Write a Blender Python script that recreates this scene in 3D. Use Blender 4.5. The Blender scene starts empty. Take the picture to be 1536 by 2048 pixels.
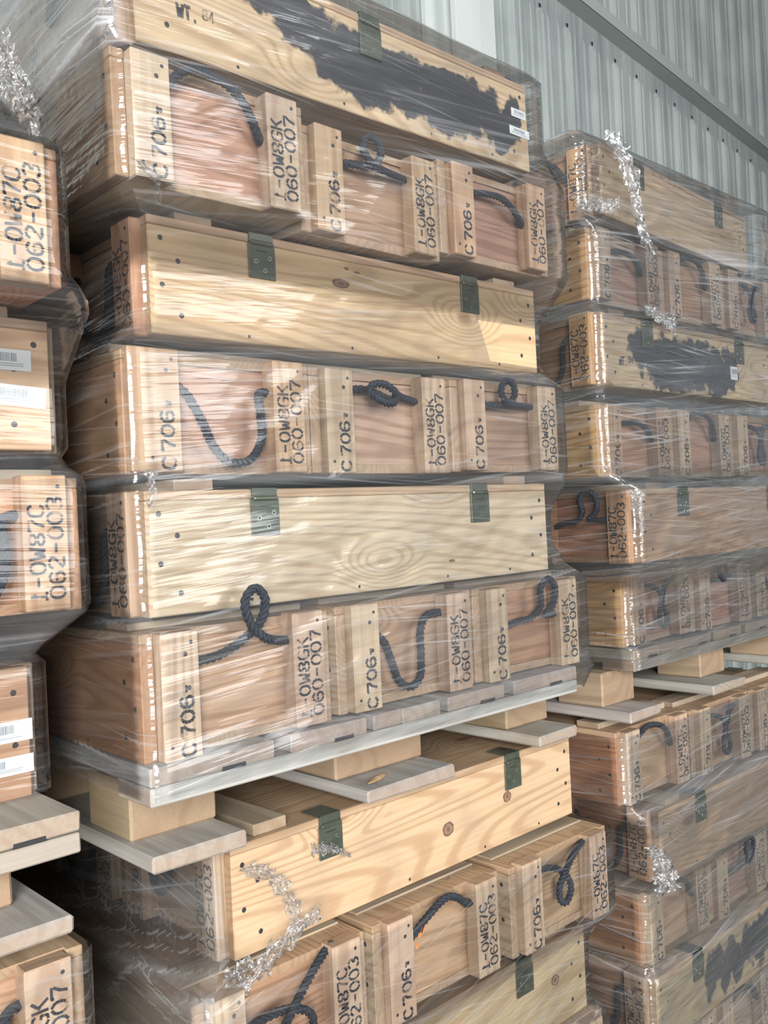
import bpy, bmesh, math, random
from mathutils import Vector, Matrix
PI = math.pi
rnd = random.Random(7)
scene = bpy.context.scene
C = bpy.context.collection
CZ = 2.0                                   # camera height above the floor (m)

# ------------------------------------------------------------------ camera
cd = bpy.data.cameras.new('camera'); cam = bpy.data.objects.new('camera', cd); C.objects.link(cam)
rt = Vector((0.7292, -0.6826, -0.0473)).normalized()
fw = Vector((0.6836, 0.7298, 0.0073)).normalized()
up = rt.cross(fw).normalized(); rt = fw.cross(up)
cam.matrix_world = Matrix(((rt.x, up.x, -fw.x, 0), (rt.y, up.y, -fw.y, 0), (rt.z, up.z, -fw.z, CZ), (0, 0, 0, 1)))
cd.sensor_fit = 'HORIZONTAL'; cd.sensor_width = 36; cd.lens = 1852.16 / 1536 * 36
cd.clip_start = .02; cd.clip_end = 200
scene.camera = cam

# ------------------------------------------------------------------ light
w = bpy.data.worlds.new('daylight'); scene.world = w; w.use_nodes = True
bg = w.node_tree.nodes['Background']; bg.inputs[0].default_value = (.86, .93, 1, 1); bg.inputs[1].default_value = .18

def area(name, loc, target, sx, sy, power, col):
    l = bpy.data.lights.new(name, 'AREA'); l.shape = 'RECTANGLE'; l.size = sx; l.size_y = sy; l.energy = power; l.color = col
    o = bpy.data.objects.new(name, l); C.objects.link(o); o.location = loc
    o.rotation_euler = (Vector(target) - Vector(loc)).to_track_quat('-Z', 'Y').to_euler()
    return o
area('daylight_door', (-3.3, -3.9, 3.1), (1.2, 1.3, 2.0), 2.2, 3.0, 640, (1, .97, .93))
area('daylight_opening', (3.5, -5.0, 3.4), (2.0, 1.3, 2.0), 3.5, 3.0, 170, (.95, .98, 1))
vs = scene.view_settings
vs.view_transform = 'Standard'; vs.look = 'None'; vs.gamma = 1; vs.use_curve_mapping = False; vs.exposure = .6
scene.cycles.transparent_max_bounces = 14
scene.cycles.max_bounces = 5; scene.cycles.diffuse_bounces = 3; scene.cycles.glossy_bounces = 2; scene.cycles.transmission_bounces = 2
scene.cycles.caustics_reflective = False; scene.cycles.caustics_refractive = False
scene.cycles.use_adaptive_sampling = True; scene.cycles.adaptive_threshold = .03

# ------------------------------------------------------------------ materials
def newmat(name):
    m = bpy.data.materials.new(name); m.use_nodes = True; nt = m.node_tree
    for n in list(nt.nodes): nt.nodes.remove(n)
    o = nt.nodes.new('ShaderNodeOutputMaterial')
    return m, nt, o
def N(nt, t, **k):
    n = nt.nodes.new(t)
    for a, b in k.items():
        if a.startswith('i_'): n.inputs[a[2:].replace('_', ' ')].default_value = b
        else: setattr(n, a, b)
    return n
def L(nt, a, b): nt.links.new(a, b)
def math_(nt, op, a, b=None, c=None, clamp=False):
    n = nt.nodes.new('ShaderNodeMath'); n.operation = op; n.use_clamp = clamp
    for i, v in enumerate((a, b, c)):
        if v is None: continue
        if isinstance(v, (int, float)): n.inputs[i].default_value = v
        else: L(nt, v, n.inputs[i])
    return n.outputs[0]
def mapr(nt, v, a, b, c=0, d=1):
    n = nt.nodes.new('ShaderNodeMapRange'); n.interpolation_type = 'SMOOTHSTEP'
    L(nt, v, n.inputs[0])
    for i, x in enumerate((a, b, c, d)): n.inputs[i + 1].default_value = x
    return n.outputs[0]
def mixc(nt, f, a, b, mode='MIX'):
    n = nt.nodes.new('ShaderNodeMix'); n.data_type = 'RGBA'; n.blend_type = mode
    if isinstance(f, (int, float)): n.inputs[0].default_value = f
    else: L(nt, f, n.inputs[0])
    for i, v in ((6, a), (7, b)):
        if isinstance(v, tuple): n.inputs[i].default_value = (*v, 1)
        else: L(nt, v, n.inputs[i])
    return n.outputs[2]

def wood(name, axis, light=(.505, .40, .29), dark=(.32, .22, .14), ring=34, rough=.62, weather=0.0, sprayed=None, knots=True, contrast=1.0):
    """pine with growth rings along `axis`; the object's own colour tints it"""
    m, nt, out = newmat(name)
    tc = N(nt, 'ShaderNodeTexCoord'); oi = N(nt, 'ShaderNodeObjectInfo')
    off = N(nt, 'ShaderNodeVectorMath', operation='SCALE'); comb = N(nt, 'ShaderNodeCombineXYZ')
    for i in range(3): L(nt, math_(nt, 'MULTIPLY', oi.outputs['Random'], (17.3, 31.7, 53.1)[i]), comb.inputs[i])
    add = N(nt, 'ShaderNodeVectorMath', operation='ADD'); L(nt, tc.outputs['Object'], add.inputs[0]); L(nt, comb.outputs[0], add.inputs[1])
    def stretched(along, across):
        mp = N(nt, 'ShaderNodeMapping'); L(nt, add.outputs[0], mp.inputs[0])
        s = [across] * 3; s[axis] = along; mp.inputs['Scale'].default_value = s; return mp.outputs[0]
    n1 = N(nt, 'ShaderNodeTexNoise'); n1.inputs['Scale'].default_value = 1; n1.inputs['Detail'].default_value = 1.5; n1.inputs['Roughness'].default_value = .4; L(nt, stretched(.42, 5.0), n1.inputs['Vector'])
    fig = n1.outputs[0]
    vo = N(nt, 'ShaderNodeTexVoronoi'); vo.inputs['Scale'].default_value = 1; L(nt, stretched(2.2, 4.6), vo.inputs['Vector'])
    kd = vo.outputs['Distance']
    kn = mapr(nt, kd, .0, .30, .16, 0)
    if knots: fig = math_(nt, 'ADD', fig, kn)
    rings = math_(nt, 'SINE', math_(nt, 'MULTIPLY', fig, ring * 6.28))
    rings = mapr(nt, rings, -.2, 1.0)
    n2 = N(nt, 'ShaderNodeTexNoise'); n2.inputs['Scale'].default_value = 1; n2.inputs['Detail'].default_value = 4; L(nt, stretched(5, 150), n2.inputs['Vector'])
    fib = mapr(nt, n2.outputs[0], .3, .75)
    n3 = N(nt, 'ShaderNodeTexNoise'); n3.inputs['Scale'].default_value = 6; n3.inputs['Detail'].default_value = 5; L(nt, add.outputs[0], n3.inputs['Vector'])
    col = mixc(nt, math_(nt, 'MULTIPLY', rings, .62 * contrast), light, dark)
    col = mixc(nt, math_(nt, 'MULTIPLY', fib, .38), col, dark)
    dirt = mapr(nt, n3.outputs[0], .5, .8, 0, .45 + weather * .4)
    col = mixc(nt, dirt, col, (.25, .21, .175))
    if knots:
        col = mixc(nt, mapr(nt, kd, .055, .09, .8, 0), col, (.20, .105, .06))
    col = mixc(nt, 1.0, col, oi.outputs['Color'], 'MULTIPLY')
    sn = N(nt, 'ShaderNodeSeparateXYZ'); L(nt, tc.outputs['Normal'], sn.inputs[0])
    col = mixc(nt, mapr(nt, math_(nt, 'ABSOLUTE', sn.outputs[axis]), .6, .8, 0, .55), col, (.27, .17, .105))      # end grain
    if sprayed:
        sep = N(nt, 'ShaderNodeSeparateXYZ'); L(nt, tc.outputs['Object'], sep.inputs[0])
        acc = None
        for (cx, cz, rx, rz) in sprayed:
            dx = math_(nt, 'DIVIDE', math_(nt, 'SUBTRACT', sep.outputs[0], cx), rx); dz = math_(nt, 'DIVIDE', math_(nt, 'SUBTRACT', sep.outputs[2], cz), rz)
            d = math_(nt, 'ADD', math_(nt, 'MULTIPLY', dx, dx), math_(nt, 'MULTIPLY', dz, dz))
            acc = d if acc is None else math_(nt, 'MINIMUM', acc, d)
        n4 = N(nt, 'ShaderNodeTexNoise'); n4.inputs['Scale'].default_value = 26; n4.inputs['Detail'].default_value = 6; L(nt, add.outputs[0], n4.inputs['Vector'])
        mk = mapr(nt, math_(nt, 'ADD', acc, math_(nt, 'MULTIPLY', math_(nt, 'SUBTRACT', n4.outputs[0], .5), 3.4)), .85, 1.35, .97, 0)
        col = mixc(nt, mk, col, (.014, .018, .028))
    b = N(nt, 'ShaderNodeBsdfPrincipled'); L(nt, col, b.inputs['Base Color']); b.inputs['Roughness'].default_value = rough
    bp = N(nt, 'ShaderNodeBump'); bp.inputs['Strength'].default_value = .25; bp.inputs['Distance'].default_value = .002
    L(nt, math_(nt, 'ADD', math_(nt, 'MULTIPLY', n2.outputs[0], 1.0), math_(nt, 'MULTIPLY', rings, -.25)), bp.inputs['Height']); L(nt, bp.outputs[0], b.inputs['Normal'])
    L(nt, b.outputs[0], out.inputs[0]); return m

def plain(name, col, rough=.6, metal=0, noise=0, nscale=20, bump=0):
    m, nt, out = newmat(name); b = N(nt, 'ShaderNodeBsdfPrincipled')
    b.inputs['Roughness'].default_value = rough; b.inputs['Metallic'].default_value = metal
    tc = N(nt, 'ShaderNodeTexCoord'); n = N(nt, 'ShaderNodeTexNoise'); n.inputs['Scale'].default_value = nscale; n.inputs['Detail'].default_value = 4; L(nt, tc.outputs['Object'], n.inputs['Vector'])
    c = mixc(nt, math_(nt, 'MULTIPLY', mapr(nt, n.outputs[0], .3, .75), noise), tuple(col), tuple(x * .45 for x in col)); L(nt, c, b.inputs['Base Color'])
    if bump:
        bp = N(nt, 'ShaderNodeBump'); bp.inputs['Strength'].default_value = bump; bp.inputs['Distance'].default_value = .01; L(nt, n.outputs[0], bp.inputs['Height']); L(nt, bp.outputs[0], b.inputs['Normal'])
    L(nt, b.outputs[0], out.inputs[0]); return m

SPRAY_TOP = [(.29, .150, .07, .035), (.36, .125, .08, .045), (.44, .095, .09, .055), (.50, .07, .09, .05), (.60, .115, .13, .030), (.60, .06, .10, .03), (.72, .075, .12, .05), (.82, .10, .08, .05), (.88, .06, .05, .04), (.74, .13, .10, .02), (.93, .10, .03, .05)]
SPRAY_MID = [(.20, .11, .06, .05), (.30, .085, .09, .07), (.42, .08, .10, .075), (.52, .085, .10, .07), (.62, .075, .09, .07), (.36, .05, .14, .045), (.70, .09, .05, .06)]
SPRAY_LOW = [(.30, .085, .03, .06), (.34, .115, .035, .05), (.385, .07, .03, .05), (.42, .11, .035, .05), (.46, .075, .035, .05), (.52, .11, .04, .05), (.60, .09, .06, .07), (.70, .10, .09, .07)]
WX = wood('pine_board_pale', 0)
WXP = wood('pine_board_overpainted_top', 0, sprayed=SPRAY_TOP)
WXQ = wood('pine_board_overpainted_middle', 0, sprayed=SPRAY_MID)
WXR = wood('pine_board_overpainted_low', 0, sprayed=SPRAY_LOW)
WY = wood('pine_end_panel', 1, light=(.42, .315, .24), dark=(.235, .15, .10), knots=True)
WZ = wood('pine_cleat', 2, light=(.49, .375, .27), dark=(.31, .205, .135), ring=20, knots=False)
WGX = wood('weathered_board_x', 0, light=(.36, .355, .345), dark=(.19, .18, .17), ring=14, weather=.8, rough=.8, knots=False, contrast=.6)
WGY = wood('weathered_board_y', 1, light=(.36, .355, .345), dark=(.20, .19, .18), ring=14, weather=.8, rough=.8, knots=False, contrast=.6)
WBY = wood('softwood_block', 1, light=(.40, .325, .24), dark=(.25, .19, .13), ring=9, weather=.4, knots=False)
def inkmat():
    m, nt, out = newmat('black_stencil_ink'); b = N(nt, 'ShaderNodeBsdfPrincipled'); b.inputs['Base Color'].default_value = (.03, .035, .045, 1); b.inputs['Roughness'].default_value = .7
    tc = N(nt, 'ShaderNodeTexCoord'); oi = N(nt, 'ShaderNodeObjectInfo'); ad = N(nt, 'ShaderNodeVectorMath', operation='ADD'); L(nt, tc.outputs['Object'], ad.inputs[0]); L(nt, oi.outputs['Random'], ad.inputs[1])
    n = N(nt, 'ShaderNodeTexNoise'); n.inputs['Scale'].default_value = 45; n.inputs['Detail'].default_value = 5; L(nt, ad.outputs[0], n.inputs['Vector'])
    tr = N(nt, 'ShaderNodeBsdfTransparent'); mx = N(nt, 'ShaderNodeMixShader'); L(nt, mapr(nt, n.outputs[0], .46, .66, 0, .8), mx.inputs[0]); L(nt, b.outputs[0], mx.inputs[1]); L(nt, tr.outputs[0], mx.inputs[2]); L(nt, mx.outputs[0], out.inputs[0]); return m
INK = inkmat()
NAIL = plain('nail_head', (.045, .045, .05), .5, metal=.5)
ROPE = plain('dark_rope', (.022, .028, .04), .85, noise=.5, nscale=120, bump=.4)
OLIVE = plain('olive_painted_steel', (.085, .10, .075), .38, metal=.35, noise=.5, nscale=40)
SCREW = plain('screw_head', (.22, .26, .21), .3, metal=.8)
LABEL = plain('white_paper_label', (.66, .70, .71), .5)
BAR = plain('printed_grey_ink', (.25, .28, .32), .6)
CRAYON = plain('orange_crayon', (.85, .27, .06), .7)
STEELW = plain('painted_steel_white', (.62, .67, .67), .45, noise=.12, nscale=3)
STEELG = plain('painted_steel_grey', (.36, .39, .385), .5, noise=.2, nscale=2)
CONC = plain('concrete_floor', (.33, .32, .30), .8, noise=.4, nscale=2)
ROOFM = plain('roof_sheet', (.30, .32, .32), .7)

def wallmat():
    m, nt, out = newmat('liner_sheet'); b = N(nt, 'ShaderNodeBsdfPrincipled'); b.inputs['Roughness'].default_value = .42
    tc = N(nt, 'ShaderNodeTexCoord'); mp = N(nt, 'ShaderNodeMapping'); mp.inputs['Scale'].default_value = (9, 9, .7); L(nt, tc.outputs['Object'], mp.inputs[0])
    n = N(nt, 'ShaderNodeTexNoise'); n.inputs['Scale'].default_value = 1; n.inputs['Detail'].default_value = 3; L(nt, mp.outputs[0], n.inputs['Vector'])
    n2 = N(nt, 'ShaderNodeTexNoise'); n2.inputs['Scale'].default_value = 2.2; n2.inputs['Detail'].default_value = 5; L(nt, tc.outputs['Object'], n2.inputs['Vector'])
    c = mixc(nt, mapr(nt, n2.outputs[0], .35, .7), (.345, .385, .38), (.27, .305, .305)); L(nt, c, b.inputs['Base Color'])
    bp = N(nt, 'ShaderNodeBump'); bp.inputs['Strength'].default_value = .55; bp.inputs['Distance'].default_value = .05; L(nt, n.outputs[0], bp.inputs['Height']); L(nt, bp.outputs[0], b.inputs['Normal'])
    L(nt, b.outputs[0], out.inputs[0]); return m
WALL = wallmat()

def filmmat(name, haze=.3, rgh=.07, bump=.5, tilt=.10, gloss=1.0, base=.03):
    m, nt, out = newmat(name)
    uv = N(nt, 'ShaderNodeTexCoord')
    def st(sx, sy, rot, detail=3, loc=0):
        mp = N(nt, 'ShaderNodeMapping'); mp.vector_type = 'TEXTURE'
        mp.inputs['Rotation'].default_value = (0, 0, rot); mp.inputs['Scale'].default_value = (1 / sx, 1 / sy, 1); mp.inputs['Location'].default_value = (loc, loc * 1.7, 0)
        L(nt, uv.outputs['UV'], mp.inputs[0]); n = N(nt, 'ShaderNodeTexNoise'); n.inputs['Scale'].default_value = 1; n.inputs['Detail'].default_value = detail; L(nt, mp.outputs[0], n.inputs['Vector']); return n.outputs[0]
    a = st(1.8, 95, tilt); b = st(2.4, 150, -tilt * .6, loc=3.1); c = st(1.2, 26, tilt * .5, loc=7.7); big = st(2.0, 5.0, .3, loc=1.3)
    sa = mapr(nt, a, .55, .70); sb = mapr(nt, b, .57, .70)
    streak = math_(nt, 'MAXIMUM', sa, sb)
    patch = mapr(nt, big, .38, .66)
    hz = math_(nt, 'MULTIPLY', math_(nt, 'ADD', math_(nt, 'MULTIPLY', streak, .75), math_(nt, 'MULTIPLY', mapr(nt, c, .45, .75), .35)), haze)
    hz = math_(nt, 'ADD', math_(nt, 'MULTIPLY', hz, math_(nt, 'ADD', .3, patch)), base, clamp=True)
    at = N(nt, 'ShaderNodeAttribute', attribute_name='layers')
    hz = math_(nt, 'ADD', hz, math_(nt, 'MULTIPLY', at.outputs['Fac'], math_(nt, 'ADD', .25, math_(nt, 'MULTIPLY', math_(nt, 'ADD', streak, mapr(nt, c, .4, .7)), .35))), clamp=True)
    tr = N(nt, 'ShaderNodeBsdfTransparent'); tr.inputs[0].default_value = (.985, .99, .995, 1)
    di = N(nt, 'ShaderNodeBsdfDiffuse'); di.inputs[0].default_value = (.62, .65, .69, 1)
    tl = N(nt, 'ShaderNodeBsdfTranslucent'); tl.inputs[0].default_value = (.62, .65, .69, 1)
    md = N(nt, 'ShaderNodeMixShader'); md.inputs[0].default_value = .3; L(nt, di.outputs[0], md.inputs[1]); L(nt, tl.outputs[0], md.inputs[2])
    m1 = N(nt, 'ShaderNodeMixShader'); L(nt, hz, m1.inputs[0]); L(nt, tr.outputs[0], m1.inputs[1]); L(nt, md.outputs[0], m1.inputs[2])
    gl = N(nt, 'ShaderNodeBsdfGlossy'); gl.inputs['Roughness'].default_value = rgh; gl.inputs[0].default_value = (1, 1, 1, 1)
    bp = N(nt, 'ShaderNodeBump'); bp.inputs['Strength'].default_value = bump; bp.inputs['Distance'].default_value = .004
    L(nt, math_(nt, 'ADD', math_(nt, 'MULTIPLY', a, .6), math_(nt, 'ADD', math_(nt, 'MULTIPLY', c, 2.0), math_(nt, 'MULTIPLY', big, 9))), bp.inputs['Height'])
    L(nt, bp.outputs[0], gl.inputs['Normal'])
    fr = N(nt, 'ShaderNodeFresnel'); fr.inputs[0].default_value = 1.45; L(nt, bp.outputs[0], fr.inputs['Normal'])
    f = math_(nt, 'MINIMUM', math_(nt, 'MULTIPLY', fr.outputs[0], gloss), .75)
    m2 = N(nt, 'ShaderNodeMixShader'); L(nt, f, m2.inputs[0]); L(nt, m1.outputs[0], m2.inputs[1]); L(nt, gl.outputs[0], m2.inputs[2])
    L(nt, m2.outputs[0], out.inputs[0]); return m
FILM = filmmat('stretch_film', haze=.25, gloss=1.15, bump=.8)
FILML = filmmat('stretch_film_left', haze=.15, tilt=-.05, base=.01, gloss=1.1, bump=.7)
FILMR = filmmat('stretch_film_heavy', haze=.42, bump=1.2, gloss=2.4, base=.04)
FILMB = filmmat('stretch_film_light', haze=.2, gloss=.8, base=.0, tilt=.3)
FILMS = filmmat('stretch_film_dusty', haze=.35, gloss=1.8, base=.05, bump=1.2)
SCRAP = filmmat('crumpled_film', haze=.4, rgh=.16, gloss=2.6, bump=1.0, base=.08)

# ------------------------------------------------------------------ mesh helpers
class MB:
    def __init__(s): s.bm = bmesh.new()
    def box(s, x0, x1, y0, y1, z0, z1, bev=.0018, mi=0, jit=0):
        bm = s.bm; vs_ = [bm.verts.new((x, y, z)) for x in (x0, x1) for y in (y0, y1) for z in (z0, z1)]
        if jit:
            for v in vs_: v.co += Vector((rnd.uniform(-jit, jit), rnd.uniform(-jit, jit), rnd.uniform(-jit, jit)))
        F = [(0, 1, 3, 2), (4, 6, 7, 5), (0, 4, 5, 1), (2, 3, 7, 6), (0, 2, 6, 4), (1, 5, 7, 3)]
        fs = [bm.faces.new([vs_[i] for i in f]) for f in F]
        for f in fs: f.material_index = mi
        if bev:
            es = list({e for f in fs for e in f.edges})
            bmesh.ops.bevel(bm, geom=es, offset=bev, segments=1, affect='EDGES', profile=.5)
        return s
    def disc(s, c, n, r, h, mi=1, seg=10):
        n = Vector(n).normalized(); a = n.orthogonal().normalized(); b = n.cross(a); c = Vector(c)
        lo = [s.bm.verts.new(c + (a * math.cos(t) + b * math.sin(t)) * r) for t in [2 * PI * i / seg for i in range(seg)]]
        hi = [s.bm.verts.new(c + n * h + (a * math.cos(t) + b * math.sin(t)) * r * .85) for t in [2 * PI * i / seg for i in range(seg)]]
        for i in range(seg):
            f = s.bm.faces.new((lo[i], lo[(i + 1) % seg], hi[(i + 1) % seg], hi[i])); f.material_index = mi
        f = s.bm.faces.new(hi); f.material_index = mi
    def poly(s, pts, mi=0):
        f = s.bm.faces.new([s.bm.verts.new(p) for p in pts]); f.material_index = mi
    def mesh(s, name, mats):
        me = bpy.data.meshes.new(name)
        bmesh.ops.recalc_face_normals(s.bm, faces=[f for f in s.bm.faces if len(f.verts) > 2 and f.material_index == 0])
        s.bm.to_mesh(me); s.bm.free()
        for m in mats: me.materials.append(m)
        return me

GL = {
 '0': [[(1.15, 6), (.3, 5), (0, 3.8), (0, 2.2), (.3, 1), (1.15, 0)], [(1.85, 6), (2.7, 5), (3, 3.8), (3, 2.2), (2.7, 1), (1.85, 0)]],
 '6': [[(2.8, 5), (2.2, 5.8), (1.5, 6)], [(.95, 5.9), (.1, 4.5), (0, 2), (.4, .6), (1.2, 0)], [(1.8, 0), (2.8, .8), (3, 2), (2.6, 3), (1.8, 3.4)], [(1.2, 3.3), (.7, 3)]],
 '7': [[(0, 5.2), (0, 5.9), (3, 5.9)], [(2.9, 5), (1.9, 3), (1.3, 0)]],
 '2': [[(0, 4.6), (.5, 5.7), (1.3, 6)], [(1.9, 6), (3, 5), (2.8, 3.8), (1.7, 2.5)], [(1.3, 2), (.2, .5)], [(.7, .1), (3, .1)]],
 '3': [[(0, 5.2), (.6, 6), (1.2, 6)], [(1.8, 6), (2.9, 5.2), (2.8, 3.9), (1.7, 3.2)], [(1.7, 2.7), (3, 2.1), (2.8, .8), (1.8, 0)], [(1.2, 0), (.5, .2), (0, .9)]],
 '8': [[(1.2, 6), (.2, 5.2), (.2, 4), (1.1, 3.3)], [(1.8, 6), (2.8, 5.2), (2.8, 4), (1.9, 3.3)], [(1.1, 2.7), (0, 2), (.1, .8), (1.2, 0)], [(1.9, 2.7), (3, 2), (2.9, .8), (1.8, 0)]],
 'C': [[(3, 4.7), (2.6, 5.7), (1.8, 6)], [(1.2, 6), (.2, 5), (0, 3), (.2, 1), (1.2, 0)], [(1.8, 0), (2.6, .3), (3, 1.3)]],
 '1': [[(1.5, 6), (1.5, 0)], [(.4, 0), (.9, 0)], [(2.1, 0), (2.7, 0)]],
 'L': [[(.3, 6), (.3, 0)], [(1.0, .1), (2.7, .1)]],
 'W': [[(0, 6), (.6, 0)], [(1.0, .4), (1.5, 4)], [(1.6, 4), (2.1, .4)], [(2.5, 0), (3, 6)]],
 'B': [[(.1, 6), (.1, 0)], [(.8, 6), (2.5, 5.7), (2.6, 4), (1.6, 3.3)], [(1.6, 2.8), (3, 2.1), (2.8, .3), (.8, 0)]],
 'G': [[(3, 4.9), (2.6, 5.7), (1.8, 6)], [(1.2, 6), (.2, 5), (0, 3), (.2, 1), (1.2, 0)], [(1.8, 0), (2.8, .3), (3, 2.6), (2, 2.7)]],
 'K': [[(.1, 6), (.1, 0)], [(.9, 3), (2.8, 6)], [(1.4, 3.1), (3, 0)]],
 'T': [[(0, 6), (3, 6)], [(1.5, 5.4), (1.5, 0)]],
 '4': [[(2.1, 0), (2.1, 6), (0, 2), (3, 2)]],
 '-': [[(.3, 3), (2.7, 3)]], '.': [[(1.2, .3), (1.8, .3)]], ' ': [], 'H': [[(0, 0), (0, 6)], [(3, 0), (3, 6)], [(.6, 3), (2.4, 3)]],
}
GL['O'] = GL['0']
def text(mb, s, o, d, u, h, adv, wd, mi=2, th=.8):
    """o origin, d baseline direction, u up direction; h glyph height, adv advance, wd glyph width"""
    o, d, u = Vector(o), Vector(d), Vector(u)
    for k, ch in enumerate(s):
        for st in GL.get(ch, []):
            pts = [Vector((p[0] / 3 * wd, p[1] / 6 * h)) for p in st]
            t = th * h / 6 * .68
            for a, b in zip(pts, pts[1:]):
                e = (b - a).normalized(); nn = Vector((-e.y, e.x)) * t; e = e * t * .35
                q = [a - e + nn, a - e - nn, b + e - nn, b + e + nn]
                mb.poly([o + d * (k * adv + p.x) + u * p.y for p in q], mi)

# ------------------------------------------------------------------ crate dimensions (m)
CL, CW, CH = 1.0, .35, .187      # length, width, height
A, CWD = .0233, .0634            # cleat inset, cleat width
RO = .018                        # side boards end this far behind the cleat faces
def cleat_mesh(kind, end):
    """end 0: outer face at x=0 facing -x; end 1: outer face at x=CL facing +x. Two cleats: 'C' and 'N'."""
    mb = MB(); tw = .034
    left = (kind in ('C', 'CW'))
    if end == 0:
        y0, y1 = (CW - A - CWD, CW - A) if left else (A, A + CWD)
        mb.box(0 if kind != 'CW' else -.001, tw if kind != 'CW' else .0115, y0, y1 + (.022 if kind == 'CW' else 0), 0.001, CH + .001, .0022)
        if kind == 'CW': mb.box(.010, tw, y0, y1, .002, CH, 0)
        d, u, X = Vector((0, 0, 1)), Vector((0, 1, 0)), (-.0006 if kind != 'CW' else -.0016)
        base = lambda off, z: (X, y1 - off, z)     # off: distance from the viewer's left edge
        nrm = (-1, 0, 0)
    else:
        y0, y1 = (A, A + CWD) if left else (CW - A - CWD, CW - A)
        mb.box(CL - tw, CL, y0, y1, 0.001, CH + .001, .0022)
        d, u, X = Vector((0, 0, 1)), Vector((0, -1, 0)), CL + .0006
        base = lambda off, z: (X, y0 + off, z)
        nrm = (1, 0, 0)
    def line(s, off, z, h, adv, wd, th=.8): text(mb, s, base(off + h, z), d, u, h, adv, wd, 2, th)
    if kind in ('C', 'CW'):
        line('C', .028, .006, .022, 0, .016, .95); line('706', .028, .034, .022, .0215, .0155, .95); line('-', .030, .098, .018, 0, .012, .9)
        for z in (.105, .155): mb.disc(base(.044 if z < .12 else .040, z), nrm, .0036, .0006)
    elif kind == 'NA':
        line('1-OW8GK', .007, .014, .0215, .0195, .0145); line('060-007', .0335, .018, .0215, .0205, .015)
    elif kind == 'NB':
        line('1-OW87C', .007, .014, .0215, .0195, .0145); line('062-003', .0335, .018, .0215, .0205, .015)
    mb.disc(base(.012, .022), nrm, .003, .0005)
    mb.disc(base(.05, .172), nrm, .003, .0005)
    return mb.mesh('cleat', [WZ, NAIL, INK])

def side_mesh(front, mat, wt=False, lab=False, plainnails=True):
    mb = MB(); t = A - .001; y0 = 0 if front else CW - t; zt = CH - .015
    mb.box(RO, CL - RO, y0, y0 + t, .0, zt, .0018)
    Y = 0 if front else CW; n = (0, -1, 0) if front else (0, 1, 0)
    for z, dx in ((.154, .022), (.118, .052), (.078, .022), (.036, .054)):
        for e in (0, 1):
            x = RO + dx if e == 0 else CL - RO - dx
            mb.disc((x, Y, z + rnd.uniform(-.004, .004)), n, .0046, .0006)
    for x in (.2, .43, .66, .85): mb.disc((x, Y, .011), n, .003, .0006)
    if wt:
        text(mb, 'WT.', (.092, -.0007, .058), Vector((1, 0, 0)), Vector((0, 0, 1)), .020, .013, .010, 2, 1.2)
        text(mb, '84', (.138, -.0007, .067), Vector((1, 0, 0)), Vector((0, 0, 1)), .016, .012, .009, 2, .7)
    return mb.mesh('side_board', [mat, NAIL, INK])
def hinge_mesh(x):
    mb = MB(); w_ = .0275
    mb.box(x - w_, x + w_, -.0045, -.001, .112, CH - .016, .0008)
    mb.box(x - w_ + .004, x + w_ - .004, -.009, .004, CH - .019, CH - .011, .0025)      # knuckle
    mb.box(x - w_ + .003, x + w_ - .003, -.004, .0005, CH - .014, CH + .003, .0006)
    mb.box(x - w_ + .003, x + w_ - .003, -.004, .05, CH + .001, CH + .003, .0006)
    mb.box(x - .011, x + .011, -.0048, -.0044, .158, .1605, 0, 2)
    return mb.mesh('hinge', [OLIVE, SCREW, NAIL])

def rope_mesh(name, pts, r=.0075, end=0):
    """pts: (u, v, d) in the bay between the cleats of an end: u from viewer's left cleat, v height fraction, d outward (m)"""
    P = []
    span = CW - 2 * A - 2 * CWD
    for (u, v, d) in pts:
        y = (CW - A - CWD) - u * span if end == 0 else (A + CWD) + u * span
        x = .024 - d if end == 0 else CL - .024 + d
        P.append(Vector((x, y, v * CH)))
    Q = []
    n = len(P)
    for i in range(n - 1):
        p0, p1, p2, p3 = P[max(i - 1, 0)], P[i], P[i + 1], P[min(i + 2, n - 1)]
        k = max(3, int((p2 - p1).length / .0035))
        for j in range(k):
            t = j / k
            Q.append(.5 * ((2 * p1) + (p2 - p0) * t + (2 * p0 - 5 * p1 + 4 * p2 - p3) * t * t + (3 * p1 - p0 - 3 * p2 + p3) * t ** 3))
    Q.append(P[-1])
    bm = bmesh.new(); N1 = Vector((1, 0, 0)) ; s = 0; SEG = 7
    frames = []
    for i, q in enumerate(Q):
        t = (Q[min(i + 1, len(Q) - 1)] - Q[max(i - 1, 0)]).normalized()
        N1 = (N1 - t * N1.dot(t)).normalized(); frames.append((q, t, N1.copy(), t.cross(N1), s))
        if i < len(Q) - 1: s += (Q[i + 1] - q).length
    for strand in range(3):
        rings = []
        for (q, t, a, b, s) in frames:
            ph = strand * 2 * PI / 3 + s / .030 * 2 * PI
            c = q + (a * math.cos(ph) + b * math.sin(ph)) * r * .5
            rings.append([bm.verts.new(c + (a * math.cos(g) + b * math.sin(g)) * r * .56) for g in [2 * PI * k / SEG for k in range(SEG)]])
        for r0, r1 in zip(rings, rings[1:]):
            for k in range(SEG): bm.faces.new((r0[k], r0[(k + 1) % SEG], r1[(k + 1) % SEG], r1[k]))
        bm.faces.new(rings[0]); bm.faces.new(rings[-1])
    bmesh.ops.recalc_face_normals(bm, faces=bm.faces)
    for f in bm.faces: f.smooth = True
    me = bpy.data.meshes.new(name); bm.to_mesh(me); bm.free(); me.materials.append(ROPE); return me

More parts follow.
